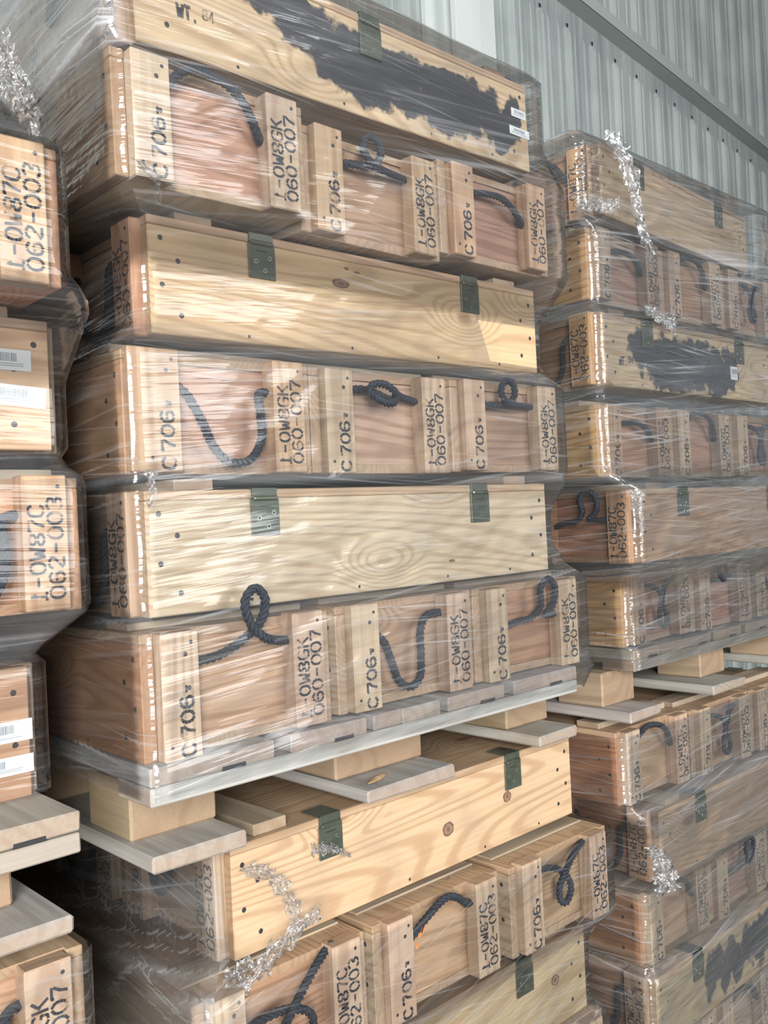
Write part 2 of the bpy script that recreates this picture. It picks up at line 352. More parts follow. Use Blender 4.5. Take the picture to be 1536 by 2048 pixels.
ROPES = {
 'U': [(-.1, .74, 0), (0, .74, .002), (.10, .66, .012), (.22, .45, .018), (.33, .22, .02), (.50, .095, .02), (.72, .12, .02), (.85, .30, .02), (.86, .52, .018), (.86, .66, .014), (.92, .72, .006), (1.1, .73, 0)],
 'U2': [(-.1, .70, 0), (0, .70, .002), (.10, .62, .012), (.18, .42, .016), (.26, .22, .018), (.42, .14, .02), (.56, .22, .02), (.60, .45, .018), (.63, .66, .014), (.78, .80, .008), (1.1, .80, 0)],
 'loop_up': [(-.1, .70, 0), (0, .72, .002), (.25, .76, .012), (.45, .86, .022), (.62, 1.0, .03), (.66, 1.18, .034), (.56, 1.28, .034), (.45, 1.18, .034), (.50, 1.0, .032), (.62, .87, .034), (.78, .82, .022), (.95, .79, .008), (1.1, .78, 0)],
 'knot': [(-.1, .80, 0), (0, .80, .002), (.15, .82, .012), (.35, .78, .018), (.52, .72, .024), (.56, .78, .032), (.40, .86, .034), (.22, .85, .034), (.18, .76, .036), (.38, .68, .036), (.54, .70, .03), (.62, .78, .02), (.80, .76, .010), (1.1, .73, 0)],
 'loop_side': [(-.1, .72, 0), (0, .74, .002), (.2, .75, .012), (.42, .76, .022), (.50, .88, .030), (.44, 1.0, .032), (.30, 1.0, .032), (.24, .88, .032), (.34, .76, .032), (.6, .76, .018), (.95, .77, .004), (1.1, .77, 0)],
 'arch': [(-.1, .78, 0), (.0, .78, .004), (.10, .90, .014), (.25, .985, .02), (.45, .97, .022), (.62, .92, .022), (.80, .80, .018), (.93, .62, .012), (1.02, .58, .0)],
 'arch_low': [(-.1, .66, 0), (0, .70, .006), (.18, .84, .014), (.4, .97, .02), (.58, 1.0, .02), (.76, .92, .018), (.9, .82, .012), (1.1, .78, 0)],
 'slack': [(-.1, .74, 0), (0, .73, .004), (.25, .76, .012), (.5, .76, .016), (.7, .70, .016), (.88, .60, .012), (1.05, .52, 0)],
 'slack_up': [(-.1, .50, 0), (0, .52, .004), (.25, .58, .012), (.45, .60, .018), (.60, .72, .026), (.58, .92, .03), (.72, 1.02, .032), (.86, .92, .03), (.84, .72, .026), (.7, .62, .024), (.9, .60, .012), (1.1, .60, 0)],
 'drop_loop': [(-.1, .80, 0), (0, .80, .003), (.15, .84, .012), (.32, .80, .02), (.48, .68, .024), (.54, .52, .026), (.42, .40, .028), (.30, .46, .028), (.28, .62, .03), (.40, .74, .03), (.62, .84, .02), (.85, .90, .010), (1.1, .93, 0)],
 'drop_fat': [(-.1, .84, 0), (0, .84, .003), (.25, .82, .014), (.45, .72, .02), (.56, .46, .022), (.62, .28, .022), (.50, .20, .024), (.38, .30, .024), (.42, .52, .026), (.55, .76, .026), (.75, .84, .016), (1.1, .86, 0)],
 'ring_low': [(-.1, .58, 0), (0, .60, .004), (.2, .66, .014), (.42, .68, .024), (.64, .60, .03), (.70, .46, .03), (.56, .34, .03), (.38, .38, .032), (.34, .54, .034), (.46, .70, .036), (.7, .84, .022), (.95, .96, .008), (1.1, 1.0, 0)],
}
ROPEM = {k: rope_mesh('rope_handle', v) for k, v in ROPES.items()}
ROPE1 = rope_mesh('rope_handle', ROPES['U2'], end=1)

M_ = dict(
 side_f=side_mesh(True, WX), side_b=side_mesh(False, WX), side_top=side_mesh(True, WXP, wt=True), side_mid=side_mesh(True, WXQ, wt=True), side_low=side_mesh(True, WXR),
 bottom=MB().box(.031, CL - .031, A, CW - A, .0, .016, .001).mesh('bottom_board', [WX, NAIL]),
 lid=MB().box(.030, CL - .030, .020, CW - .020, CH - .0145, CH - .0002, 0).box(RO, CL - RO, .0, .0225, CH - .0145, CH, .0015).box(RO, CL - RO, CW - .0225, CW, CH - .0145, CH, .0015).mesh('lid', [WX, NAIL]),
 pan0=MB().box(.034, .052, A, CW - A, .016, CH - .015, .0008).mesh('end_panel', [WY, NAIL]),
 pan1=MB().box(CL - .052, CL - .034, A, CW - A, .016, CH - .015, .0008).mesh('end_panel', [WY, NAIL]),
 h0=hinge_mesh(.232), h1=hinge_mesh(.762), h2=hinge_mesh(.505))
for e in (0, 1):
    for k in ('C', 'NA', 'NB'): M_[f'{k}{e}'] = cleat_mesh(k, e)
M_['CW0'] = cleat_mesh('CW', 0)
mb = MB(); mb.disc((0, 0, 0), (0, -1, 0), .0052, .0014, 0, 12); mb.disc((0, -.0014, 0), (0, -1, 0), .0022, .0003, 1, 6); M_['screw'] = mb.mesh('screw', [SCREW, NAIL])
def batten(x0, x1, bt):
    key = f'bat{x0}{bt}'
    if key not in M_: M_[key] = MB().box(x0, x1, .012, CW - .012, CH + .0004, CH + bt, .0015).mesh('lid_batten', [WBY])
    return M_[key]

def put(name, me, parent=None, col=None):
    o = bpy.data.objects.new(name, me); C.objects.link(o)
    if parent: o.parent = parent
    if col: o.color = (*col, 1)
    return o
def empty(name, mat, label=None, cat=None, group=None):
    o = bpy.data.objects.new(name, None); C.objects.link(o); o.matrix_world = mat; o.empty_display_size = .05
    if label: o['label'] = label; o['category'] = cat
    if group: o['group'] = group
    return o
def tag(o, label, cat, group=None, kind=None):
    o['label'] = label; o['category'] = cat
    if group: o['group'] = group
    if kind: o['kind'] = kind
    return o

def tint(base, v=.08):
    k = 1 + rnd.uniform(-v, v); return tuple(max(0, c * k * (1 + rnd.uniform(-.03, .03))) for c in base)
TF = (1, 1, 1); RED = (.92, .72, .62); GREY = (.78, .76, .74); BRN = (.80, .62, .50); ORA = (1.05, .74, .52); DRK = (.62, .5, .42)
def crate(mat, label, group, kind='A', rope='U', sidecol=TF, endcol=TF, cleatcol=TF, bt=.016, side='side_f', backcol=None, wide=False, screws=False, hinges=(('h0', .232), ('h1', .762))):
    e = empty('wooden_crate', mat, label, 'crate', group)
    put('side_board', M_[side], e, tint(sidecol)); put('side_board', M_['side_b'], e, tint(backcol or sidecol))
    put('bottom_board', M_['bottom'], e, tint(sidecol)); put('lid', M_['lid'], e, tint((.86, .78, .70)))
    put('end_panel', M_['pan0'], e, tint(endcol, .15)); put('end_panel', M_['pan1'], e, tint(endcol, .15))
    for n_ in ('0', '1'):
        a_ = put('cleat', M_[('CW' if wide and n_ == '0' else 'C') + n_], e, tint(cleatcol)); b_ = put('cleat', M_['N' + kind + n_], e, tint(cleatcol))
        a_.location.z = rnd.uniform(-.004, .004); b_.location.z = rnd.uniform(-.004, .004)
    put('rope_handle', ROPEM[rope], e); put('rope_handle', ROPE1, e)
    for hk, hx in hinges:
        hg = put('hinge', M_[hk], e)
        if screws:
            for dx, z in ((-.014, .140), (.015, .148), (.004, .126)): put('screw', M_['screw'], hg).location = (hx + dx, -.0045, z)
    if bt:
        put('lid_batten', batten(.075, .145, bt), e, tint(TF)); put('lid_batten', batten(.86, .93, bt), e, tint(TF))
    return e
def T(x, y, z, yaw=0, tilt=0):
    return Matrix.Translation((x, y, z + CZ)) @ Matrix.Rotation(yaw, 4, 'Z') @ Matrix.Rotation(-tilt, 4, 'Y')

PITCH = .3583
EXT = {}
def note(load, z0, z1, x0, x1, y0, y1): EXT.setdefault(load, []).append((z0, z1, x0, x1, y0, y1))
ORD = {1: 'top', 2: 'second', 3: 'third', 4: 'fourth', 5: 'fifth', 6: 'bottom'}
def long_layer(load, lname, li, x, y, z, yaw=0, tilt=0, kind='A', label=None, rope='U', hidden=False, **kw):
    for r in range(3):
        m = T(x, y, z, yaw, tilt) @ Matrix.Translation((0, r * (CW + .006), 0))
        k = dict(kw)
        if r: k['side'] = 'side_f'; k.pop('hinges', None)
        if hidden: lab, grp = f'wooden crate low in the {lname}, beneath the layers that show', f'lowest crates of the {lname}'
        elif r == 0: lab, grp = label, f'crates in the {lname}'
        else: lab, grp = f'{("middle","back")[r-1]} row crate in the {ORD[li]} layer of the {lname}', f'crates in the {lname}'
        crate(m, lab, grp, kind, screws=(r == 0 and not hidden), rope=rope if r == 0 else rnd.choice(['U', 'U2', 'arch_low']), **k)
    sw = 1.06 * yaw; note(load, z, z + CH + max(0, tilt * CL), min(x, x - sw), max(x + CL, x + CL - sw), y, y + 3 * CW + .012 + max(0, yaw * CL))
def end_layer(load, lname, li, pos, kind='A', labels=None, ropes=('U', 'U', 'U'), hidden=False, cols=None, **kw):
    """pos: three (x_left, y, z, yaw, tilt)"""
    for c, (x, y, z, yaw, tilt) in enumerate(pos):
        m = T(x, y, z, yaw, tilt) @ Matrix.Translation((.354, 0, 0)) @ Matrix.Rotation(PI / 2, 4, 'Z')
        if hidden: lab, grp = f'wooden crate low in the {lname}, beneath the layers that show', f'lowest crates of the {lname}'
        else: lab, grp = labels[c], f'crates in the {lname}'
        k = dict(kw)
        if cols: k.update(cols[c])
        crate(m, lab, grp, kind, rope=ropes[c], **k)
    xs = [p[0] for p in pos]; ys = [p[1] for p in pos]; zs = [p[2] for p in pos]
    note(load, min(zs), max(zs) + CH, min(xs), max(xs) + .36, min(ys), max(ys) + CL)
def row(x, y, z, yaw=0, gap=PITCH): return [(x + i * gap, y + i * gap * yaw, z, yaw, 0) for i in range(3)]

# ------------------------------------------------------------------ setting
def struct(name, me): o = put(name, me); o['kind'] = 'structure'; return o
struct('floor', MB().box(-9, 14, -9, 9, -.2, 0, 0).mesh('floor', [CONC]))
struct('ceiling', MB().box(-9, 15, -3.5, 9, 7.2, 7.35, 0).mesh('ceiling', [ROOFM]))
TH = math.radians(6)
struct('wall_left', MB().box(-6.2, -6.0, 1.5, 9, 0, 7.2, 0).mesh('wall_left', [ROOFM]))
struct('wall_right', MB().box(13.0, 13.2, -1, 9, 0, 7.2, 0).mesh('wall_right', [ROOFM]))
def wframe(s, c, z): return Vector((s * math.cos(TH) - c * math.sin(TH), s * math.sin(TH) + c * math.cos(TH), z))
def wbox(mb, s0, s1, c0, c1, z0, z1, bev=0):
    bm = mb.bm; v = [bm.verts.new(wframe(s, c, z)) for s in (s0, s1) for c in (c0, c1) for z in (z0, z1)]
    fs = [bm.faces.new([v[i] for i in f]) for f in [(0, 1, 3, 2), (4, 6, 7, 5), (0, 4, 5, 1), (2, 3, 7, 6), (0, 2, 6, 4), (1, 5, 7, 3)]]
    if bev: bmesh.ops.bevel(bm, geom=list({e for f in fs for e in f.edges}), offset=bev, segments=2, affect='EDGES')
def rib_wall(z0, z1, inset_top=False):
    bm = bmesh.new(); prof = []
    s = -5.0
    ribs = [4.346 + .2885 * k for k in range(-33, 34)]
    for rb in ribs:
        prof += [(rb - .145, 2.5), (rb - .100, 2.5), (rb - .09, 2.494), (rb - .08, 2.5), (rb - .030, 2.5), (rb - .020, 2.478), (rb - .006, 2.470), (rb + .010, 2.471), (rb + .024, 2.482), (rb + .032, 2.5), (rb + .08, 2.5), (rb + .09, 2.494), (rb + .1, 2.5)]
    zs = [z0, z1 - .05, z1 - .02, z1] if inset_top else [z0, z1]
    G = []
    for z in zs:
        k = 0 if (inset_top and z == z1) else (.7 if inset_top and z == z1 - .02 else 1)
        G.append([bm.verts.new(wframe(s, 2.5 - (2.5 - c) * k, z)) for s, c in prof])
    for a, b in zip(G, G[1:]):
        for i in range(len(a) - 1): bm.faces.new((a[i], a[i + 1], b[i + 1], b[i]))
    # back sheet gives the cladding its thickness
    v = [bm.verts.new(wframe(prof[0][0], 2.56, z0)), bm.verts.new(wframe(prof[-1][0], 2.56, z0)), bm.verts.new(wframe(prof[-1][0], 2.56, z1)), bm.verts.new(wframe(prof[0][0], 2.56, z1))]; bm.faces.new(v)
    me = bpy.data.meshes.new('wall'); bm.to_mesh(me); bm.free(); me.materials.append(WALL); return me
struct('wall_back', rib_wall(0, CZ + 2.69, True))
mb = MB(); wbox(mb, -5, 14, 2.5, 2.56, CZ + 2.69, CZ + 2.86); struct('trim_5', mb.mesh('seam', [WALL]))
struct('wall_back', rib_wall(CZ + 2.86, 7.2))
mb = MB(); wbox(mb, -5, 14, 2.402, 2.5, CZ + 2.80, CZ + 2.806); wbox(mb, -5, 14, 2.400, 2.405, CZ + 2.80, CZ + 2.868); struct('trim_1', mb.mesh('girt', [STEELG]))
mb = MB(); wbox(mb, -5, 14, 2.402, 2.5, CZ + 4.35, CZ + 4.356); wbox(mb, -5, 14, 2.400, 2.405, CZ + 4.35, CZ + 4.42); struct('trim_2', mb.mesh('girt', [STEELG]))
mb = MB(); wbox(mb, 3.36, 3.555, 2.35, 2.38, 0, 7.2, .002); wbox(mb, 3.30, 3.86, 2.47, 2.498, 0, 7.2, .002); wbox(mb, 3.44, 3.452, 2.38, 2.47, 0, 7.2); struct('trim_3', mb.mesh('column', [STEELW]))
# fixing screws where the lower ribs stop
mb = MB()
for k in range(-6, 12):
    q = wframe(4.346 + .2885 * k + .005, 2.499, CZ + 2.70); mb.disc(q, (math.sin(TH), -math.cos(TH), 0), .012, .004, 0, 8)
struct('trim_4', mb.mesh('screws', [NAIL]))

# ------------------------------------------------------------------ pallets
def pallet(x0, y0, ztop, width, depth, label, boards, blocks, bboards, zfoot, inset=.06, group='wooden pallets under the loads', deck2=True, tc=TF):
    """ztop: deck surface; boards run into depth; then a cross board; blocks; bottom boards"""
    e = empty('wooden_pallet', Matrix.Translation((x0, y0, zfoot + CZ)), label, 'pallet', group)
    H = ztop - zfoot; t = .0275
    for (a, b) in boards:
        mb = MB().box(a, b, 0, depth, H - t, H, .0025, jit=.0008)
        if b - a > .12: mb.box(a + (b - a) * .55, a + (b - a) * .55 + .042, -.0006, .01, H - t - .0005, H - t + .006, 0, 1)
        put('deck_board', mb.mesh('deck_board', [WGY, NAIL]), e, tint(tc, .06))
    for y in (0, depth / 2 - .05, depth - .1):
        put('cross_board', MB().box(0, width, y, y + .1, H - 2 * t - .001, H - t - .001, .0025, jit=.0008).mesh('cross_board', [WGX, NAIL]), e, tint(tc, .05))
    bt = .026
    for (a, b) in blocks:
        for y in (inset + .09, depth / 2 - .07, depth - .21):
            put('block', MB().box(a, b, y, y + .145, bt + .001, H - 2 * t - .002, .004, jit=.001).mesh('block', [WBY, NAIL]), e, tint((.95, .9, .82), .08))
    put('added_gap_blocker', MB().box(0, width, depth - .06, depth - .02, bt + .001, H - 2 * t - .002, .003).mesh('added_gap_blocker', [WGX, NAIL]), e, tint((.8, .75, .7), .05))  # board added at the back to keep the gap under the deck dark
    for (a, b) in bboards:
        put('bottom_board', MB().box(a, b, inset, depth, 0, bt, .004, jit=.002).mesh('bottom_board', [WGY, NAIL]), e, tint((1.12, 1.1, 1.06), .05))
    return e

# ------------------------------------------------------------------ central upper load (M)
CU = 'central upper load'
pallet(.640, 1.19, -.338, 1.023, 1.08, 'grey pallet under the central upper load, standing on three block feet',
       [(0, .217), (.249, .412), (.428, .495), (.497, .595), (.617, .780), (.810, 1.023)], [(.044, .20), (.46, .69), (.96, 1.11)], [(.033, .20), (.46, .69), (.96, 1.10)], -.513, inset=.06, tc=(1.14, 1.15, 1.16))
end_layer('M', CU, 6, [(.645, 1.202, -.338, -.003, .002), (1.018, 1.209, -.335, 0, 0), (1.376, 1.211, -.335, 0, 0)], 'A',
  ['left crate end on the grey central pallet, rope curled up into a loop',
   'middle crate end on the grey central pallet, rope hanging in a narrow U',
   'right crate end on the grey central pallet, rope looped high'], ('loop_up', 'U2', 'slack_up'), bt=.012,
  cols=[dict(endcol=(1.0, .88, .78), backcol=(.72, .50, .40)), dict(endcol=(.9, .8, .72)), dict(endcol=RED)])
long_layer('M', CU, 5, .655, 1.230, -.130, .002, .003, 'A', 'long pale hinged crate, second layer up from the grey central pallet', rope='U', sidecol=(1.14, 1.15, 1.12), bt=.018, cleatcol=GREY)
end_layer('M', CU, 4, [(.655, 1.240, .084, -.01, .0), (1.018, 1.250, .086, -.01, 0), (1.380, 1.248, .088, -.01, .0)], 'A',
  ['left crate end between two long hinged crates, rope sagging in a wide U',
   'middle crate end between two long hinged crates, rope bunched into a flat knot',
   'right crate end between two long hinged crates, small round rope loop'], ('U', 'knot', 'loop_side'), bt=.018,
  cols=[dict(wide=True, endcol=(1.05, .9, .8), cleatcol=(1.02, .92, .82), backcol=(.85, .66, .5)), dict(endcol=(1, .9, .85)), dict(endcol=(1, .88, .8))])
long_layer('M', CU, 3, .712, 1.287, .306, -.008, .006, 'A', 'long clean yellow pine crate with an oval knot between its two olive hinges', rope='U', sidecol=(1.14, 1.05, .88), bt=.016, cleatcol=RED)
end_layer('M', CU, 2, [(.640, 1.200, .514, .0, .006), (1.000, 1.226, .504, .01, 0), (1.358, 1.232, .526, .0, 0)], 'A',
  ['left crate end under the black-sprayed top crate, brown panel',
   'middle crate end under the black-sprayed top crate, sitting slightly low',
   'right crate end under the black-sprayed top crate, slack rope'], ('arch', 'loop_side', 'slack'), bt=.010,
  cols=[dict(endcol=(.88, .66, .62), backcol=(.70, .55, .44)), dict(endcol=(.86, .78, .68), cleatcol=(.85, .80, .70)), dict(endcol=(.92, .70, .64), cleatcol=(1, .86, .76))])
long_layer('M', CU, 1, .662, 1.205, .714, .03, .030, 'A', 'topmost crate of the central load, side sprayed black, two barcode labels', rope='arch_low', hinges=(('h2', .505),), side='side_top', sidecol=(1.08, 1.0, .86), bt=.018, cleatcol=GREY, endcol=GREY)

# ------------------------------------------------------------------ central lower load (B)
CB = 'central lower load'
long_layer('B', CB, 1, .822, 1.305, -.716, .018, -.002, 'B', 'long pale hinged crate directly beneath the block feet of the central pallet', rope='drop_loop', sidecol=(1.05, .98, .86), bt=.020)
end_layer('B', CB, 2, [(.731, 1.251, -.924, -.02, .004), (1.101, 1.245, -.923, 0, 0), (1.470, 1.230, -.923, 0, .0)], 'B',
  ['left crate end of the central lower load with dark low rope ring',
   'crate end with orange crayon mark, middle of the central lower load',
   'right crate end of the central lower load with hanging rope loop'], ('ring_low', 'arch_low', 'drop_loop'), bt=.005,
  cols=[dict(endcol=(1.1, .9, .75)), dict(endcol=(1.15, .98, .82)), dict(endcol=(1.1, 1.0, .86))])
long_layer('B', CB, 3, .768, 1.268, -1.132, 0, 0, 'B', 'long pale crate at the bottom picture edge, under the orange-marked crate end', rope='U', sidecol=(.98, .95, .85), bt=.018)
end_layer('B', CB, 4, row(.735, 1.25, -1.345), 'B', ['lowest seen left crate end of the central lower load', 'lowest seen middle crate end of the central lower load', 'lowest seen right crate end of the central lower load'], ('arch', 'U', 'loop_side'), bt=.012)
long_layer('B', CB, 5, .75, 1.27, -1.555, hidden=True, bt=.012)
end_layer('B', CB, 6, row(.74, 1.25, -1.765), hidden=True, bt=.012)
FT = dict(boards=[(0, .21), (.24, .40), (.43, .60), (.63, .80), (.83, 1.06)], blocks=[(0, .15), (.45, .60), (.91, 1.06)], bboards=[(0, .15), (.45, .60), (.91, 1.06)])
pallet(.74, 1.24, -1.768, 1.06, 1.08, 'floor pallet carrying the central lower load', zfoot=-2.0, inset=0, group='floor pallets', **FT)

# ------------------------------------------------------------------ left loads (L above, K below)
LU = 'left upper load'
long_layer('L', LU, 1, -.520, 1.22, .55, 0, 0, 'B', 'top crate of the left load, at the upper left picture edge', rope='U', bt=.016, sidecol=RED)
end_layer('L', LU, 2, [(-.527, 1.19, .330, -.01, 0), (-.168, 1.187, .330, -.01, 0), (.191, 1.180, .330, -.01, 0)], 'B',
  ['left crate of the second layer in the left load, outside the picture edge', 'middle crate of the second layer in the left load, outside the picture edge', 'crate end stencilled 062-003 with red-brown side, upper left below bunched white film'], bt=.012, cols=[{}, {}, dict(sidecol=(1.0, .60, .45), cleatcol=(1.12, 1.02, .85))])
long_layer('L', LU, 3, -.413, 1.290, .125, .012, -.004, 'B', 'upper of the two crates with white labels at the left edge', rope='U', bt=.018, sidecol=(1.12, 1.0, .85))
end_layer('L', LU, 4, [(-.487, 1.262, -.108, -.01, 0), (-.128, 1.258, -.108, -.01, 0), (.232, 1.250, -.108, -.01, 0)], 'B',
  ['left crate of the fourth layer in the left load, outside the picture edge', 'middle crate of the fourth layer in the left load, outside the picture edge', 'crate end stencilled 062-003 between the two white-labelled crates at the left edge'], bt=.016, cols=[{}, {}, dict(endcol=(1.1, .82, .66), sidecol=(1.0, .72, .55), cleatcol=(1.05, .92, .76))])
long_layer('L', LU, 5, -.452, 1.312, -.370, .02, -.004, 'B', 'brown stained crate with two barcode labels, standing on the pale pallet at the left edge', rope='U', bt=.016, sidecol=(.92, .70, .60))
pallet(-.52, 1.20, -.371, 1.06, 1.08, 'pale pallet at the left picture edge, under the left upper load', zfoot=-.531, inset=.0, deck2=True, tc=(1.15, 1.08, .96),
       boards=[(0, .21), (.24, .40), (.43, .60), (.63, .84), (.86, 1.06)], blocks=[(0, .145), (.45, .60), (.855, 1.0)], bboards=[(0, .145), (.45, .60), (.84, 1.045)])
LB = 'left lower load'
end_layer('K', LB, 1, [(-.527, 1.215, -.746, -.01, 0), (-.168, 1.212, -.746, -.01, 0), (.191, 1.208, -.746, -.01, 0)], 'A',
  ['left crate of the top layer in the left lower load, outside the picture edge', 'middle crate of the top layer in the left lower load, outside the picture edge', 'crate end stencilled 060-007 in the bottom left corner under the left pallet'], bt=.016, cols=[{}, {}, dict(endcol=(1.05, .82, .68))])
long_layer('K', LB, 2, -.50, 1.25, -.957, hidden=True, bt=.012)
end_layer('K', LB, 3, row(-.53, 1.23, -1.168), hidden=True, bt=.012)
long_layer('K', LB, 4, -.50, 1.25, -1.379, hidden=True, bt=.012)
end_layer('K', LB, 5, row(-.53, 1.23, -1.590), hidden=True, bt=.012)
pallet(-.53, 1.22, -1.592, 1.06, 1.08, 'floor pallet carrying the left lower load', zfoot=-2.0, inset=0, group='floor pallets', **FT)

# ------------------------------------------------------------------ right loads (R above, S below)
RU = 'right upper load'
long_layer('R', RU, 1, 2.050, 1.332, .762, .072, 0, 'B', 'top crate of the right load, torn white film hanging over its left end', rope='arch', bt=.016, sidecol=(.98, .93, .80), cleatcol=(1.1, .9, .7), endcol=ORA)
end_layer('R', RU, 2, [(2.030, 1.344, .542, .005, 0), (2.388, 1.344, .540, 0, 0), (2.747, 1.344, .540, 0, 0)], 'B',
  ['corner crate second from the top of the right load, yellow side', 'middle crate end of the second layer in the right load, hazy behind film', 'rightmost crate end of the second layer in the right load, pale cleat'], ('slack', 'arch', 'drop_fat'), bt=.016,
  cols=[dict(backcol=(1.1, .90, .60), endcol=RED, cleatcol=GREY), dict(endcol=RED), dict(endcol=RED)])
long_layer('R', RU, 3, 1.998, 1.317, .311, 0, .002, 'B', 'crate marked WT.84 with black overspray, third layer of the right load', rope='U', side='side_mid', bt=.018, sidecol=(1.0, .97, .88), endcol=BRN, cleatcol=(1.15, .92, .66))
end_layer('R', RU, 4, [(2.004, 1.321, .080, .004, 0), (2.363, 1.325, .080, 0, 0), (2.722, 1.325, .080, 0, 0)], 'B',
  ['left corner crate with yellow side just under the WT.84 crate', 'middle crate end just under the WT.84 crate', 'rightmost crate end of the row just under the WT.84 crate'], ('slack', 'arch', 'drop_fat'), bt=.016,
  cols=[dict(backcol=(1.1, .92, .62), endcol=(.9, .66, .54), cleatcol=(.9, .8, .7)), dict(endcol=(.95, .7, .6)), dict(endcol=(.95, .72, .62))])
long_layer('R', RU, 5, 2.045, 1.262, -.142, 0, 0, 'B', 'brownish long crate, second layer up from the brown-grey right pallet', rope='slack_up', bt=.016, sidecol=(.86, .72, .60), endcol=(.85, .60, .48), cleatcol=(1.12, .86, .70))
end_layer('R', RU, 6, [(2.106, 1.340, -.369, .003, 0), (2.464, 1.340, -.370, 0, 0), (2.823, 1.340, -.370, 0, 0)], 'B',
  ['crate at the left corner of the right pallet with wavy-grained yellow side', 'middle crate end on the right pallet with a dark hanging rope bundle', 'rightmost crate end on the right pallet, at the picture edge'], ('drop_fat', 'loop_side', 'U'), bt=.014,
  cols=[dict(backcol=(1.12, .88, .56), endcol=(.9, .66, .6), cleatcol=GREY), dict(endcol=(.9, .68, .6), cleatcol=GREY), dict(endcol=RED, cleatcol=GREY)])
pallet(2.104, 1.325, -.373, 1.07, 1.08, 'brown-grey pallet under the right upper load, seen at its left front corner', zfoot=-.545, inset=-.03, tc=(.88, .80, .70),
       boards=[(0, .13), (.132, .25), (.252, .41), (.43, .60), (.63, .80), (.83, 1.07)], blocks=[(-.06, .09), (.45, .60), (.92, 1.07)], bboards=[(-.075, .075), (.355, .55), (.92, 1.07)])
RB = 'right lower load'
end_layer('S', RB, 1, [(2.023, 1.324, -.762, -.005, 0), (2.390, 1.320, -.770, 0, 0), (2.749, 1.318, -.770, 0, 0)], 'B',
  ['crate with copper-brown side under the right pallet, white glints down its wrapped corner', 'crate end with a short hanging rope, second from the left under the right pallet', 'crate end at the right picture edge under the right pallet'], ('arch', 'drop_fat', 'U'), bt=.016,
  cols=[dict(backcol=(.98, .56, .38), endcol=(1.05, .86, .68)), dict(endcol=(1.0, .85, .75)), dict(endcol=(1, .85, .75))])
long_layer('S', RB, 2, 2.115, 1.293, -.980, 0, 0, 'B', 'dusty brown long crate of the right lower load, white glare on its end', rope='U', bt=.016, sidecol=(.72, .64, .58), endcol=ORA, cleatcol=(1.0, .86, .74))
end_layer('S', RB, 3, [(2.115, 1.338, -1.205, -.01, 0), (2.474, 1.334, -1.205, 0, 0), (2.833, 1.334, -1.205, 0, 0)], 'B',
  ['orange-brown sided crate in the right lower load beneath the glare-covered long crate', 'middle crate end of the third layer in the right lower load', 'rightmost crate end of the third layer in the right lower load'], ('arch', 'slack_up', 'U'), bt=.014,
  cols=[dict(backcol=(1.0, .66, .44), endcol=(.85, .70, .58), cleatcol=GREY), dict(endcol=(.8, .62, .56), cleatcol=GREY), dict(endcol=RED, cleatcol=GREY)])
long_layer('S', RB, 4, 2.100, 1.316, -1.415, 0, 0, 'B', 'long crate with black scrawled paint in the bottom right corner of the picture', rope='U', side='side_low', bt=.014, sidecol=(.82, .80, .66), endcol=BRN, cleatcol=GREY)
end_layer('S', RB, 5, row(2.10, 1.33, -1.625), 'B', ['left crate end of the lowest row in the right lower load', 'crate end with arched rope in the bottom right corner of the picture', 'right crate end of the lowest row in the right lower load'], ('U', 'arch', 'U'), bt=.012)
pallet(2.10, 1.32, -1.628, 1.07, 1.08, 'floor pallet carrying the right lower load', zfoot=-2.0, inset=0, group='floor pallets', **FT)

# ------------------------------------------------------------------ labels and crate details
def find(labelstart):
    for o in bpy.data.objects:
        if o.get('label', '').startswith(labelstart): return o
def label_on(parent, x0, x1, z0, z1, bars, tilt=0):
    mb = MB(); mb.box(-(x1 - x0) / 2, (x1 - x0) / 2, -.0006, 0, -(z1 - z0) / 2, (z1 - z0) / 2, 0)
    wdt = x1 - x0; h = z1 - z0; r2 = random.Random(int(x0 * 1000)); x = -wdt * .5 + wdt * bars[0]
    while x < -wdt * .5 + wdt * bars[1]:
        b = r2.choice((.0008, .0012, .002)); mb.poly([(x, -.0009, -h * .08), (x + b, -.0009, -h * .08), (x + b, -.0009, h * .32), (x, -.0009, h * .32)], 1); x += b + r2.choice((.0008, .0012))
    for k in range(2): mb.poly([(-wdt * .4, -.0009, -h * (.2 + k * .1)), (wdt * .35, -.0009, -h * (.2 + k * .1)), (wdt * .35, -.0009, -h * (.17 + k * .1)), (-wdt * .4, -.0009, -h * (.17 + k * .1))], 1)
    o = put('barcode_label', mb.mesh('barcode_label', [LABEL, BAR]), parent); o.location = ((x0 + x1) / 2, -.0008, (z0 + z1) / 2); o.rotation_euler = (0, tilt, 0); o['label'] = 'white barcode label'
t_ = find('topmost crate of the central'); label_on(t_, .925, .975, .110, .128, (.2, .9)); label_on(t_, .915, .985, .070, .088, (.2, .75))
t_ = find('upper of the two crates'); label_on(t_, .88, .955, .112, .142, (.1, .72)); label_on(t_, .88, .975, .062, .092, (.1, .72), .06)
t_ = find('brown stained crate'); label_on(t_, .88, .985, .082, .112, (.1, .75)); label_on(t_, .88, .985, .036, .062, (.1, .6))
t_ = find('crate marked WT.84'); label_on(t_, .70, .745, .06, .10, (.2, .9))
# orange crayon tick on an end panel
t_ = find('crate end with orange crayon'); mb = MB()
for a, b, c, d in ((.205, .125, .192, .148), (.214, .118, .204, .134), (.199, .140, .190, .152), (.222, .100, .219, .110)):
    mb.poly([(.0335, a, b), (.0335, a + .008, b + .001), (.0335, c + .006, d), (.0335, c, d)], 0)
put('crayon_mark', mb.mesh('crayon_mark', [CRAYON]), t_)

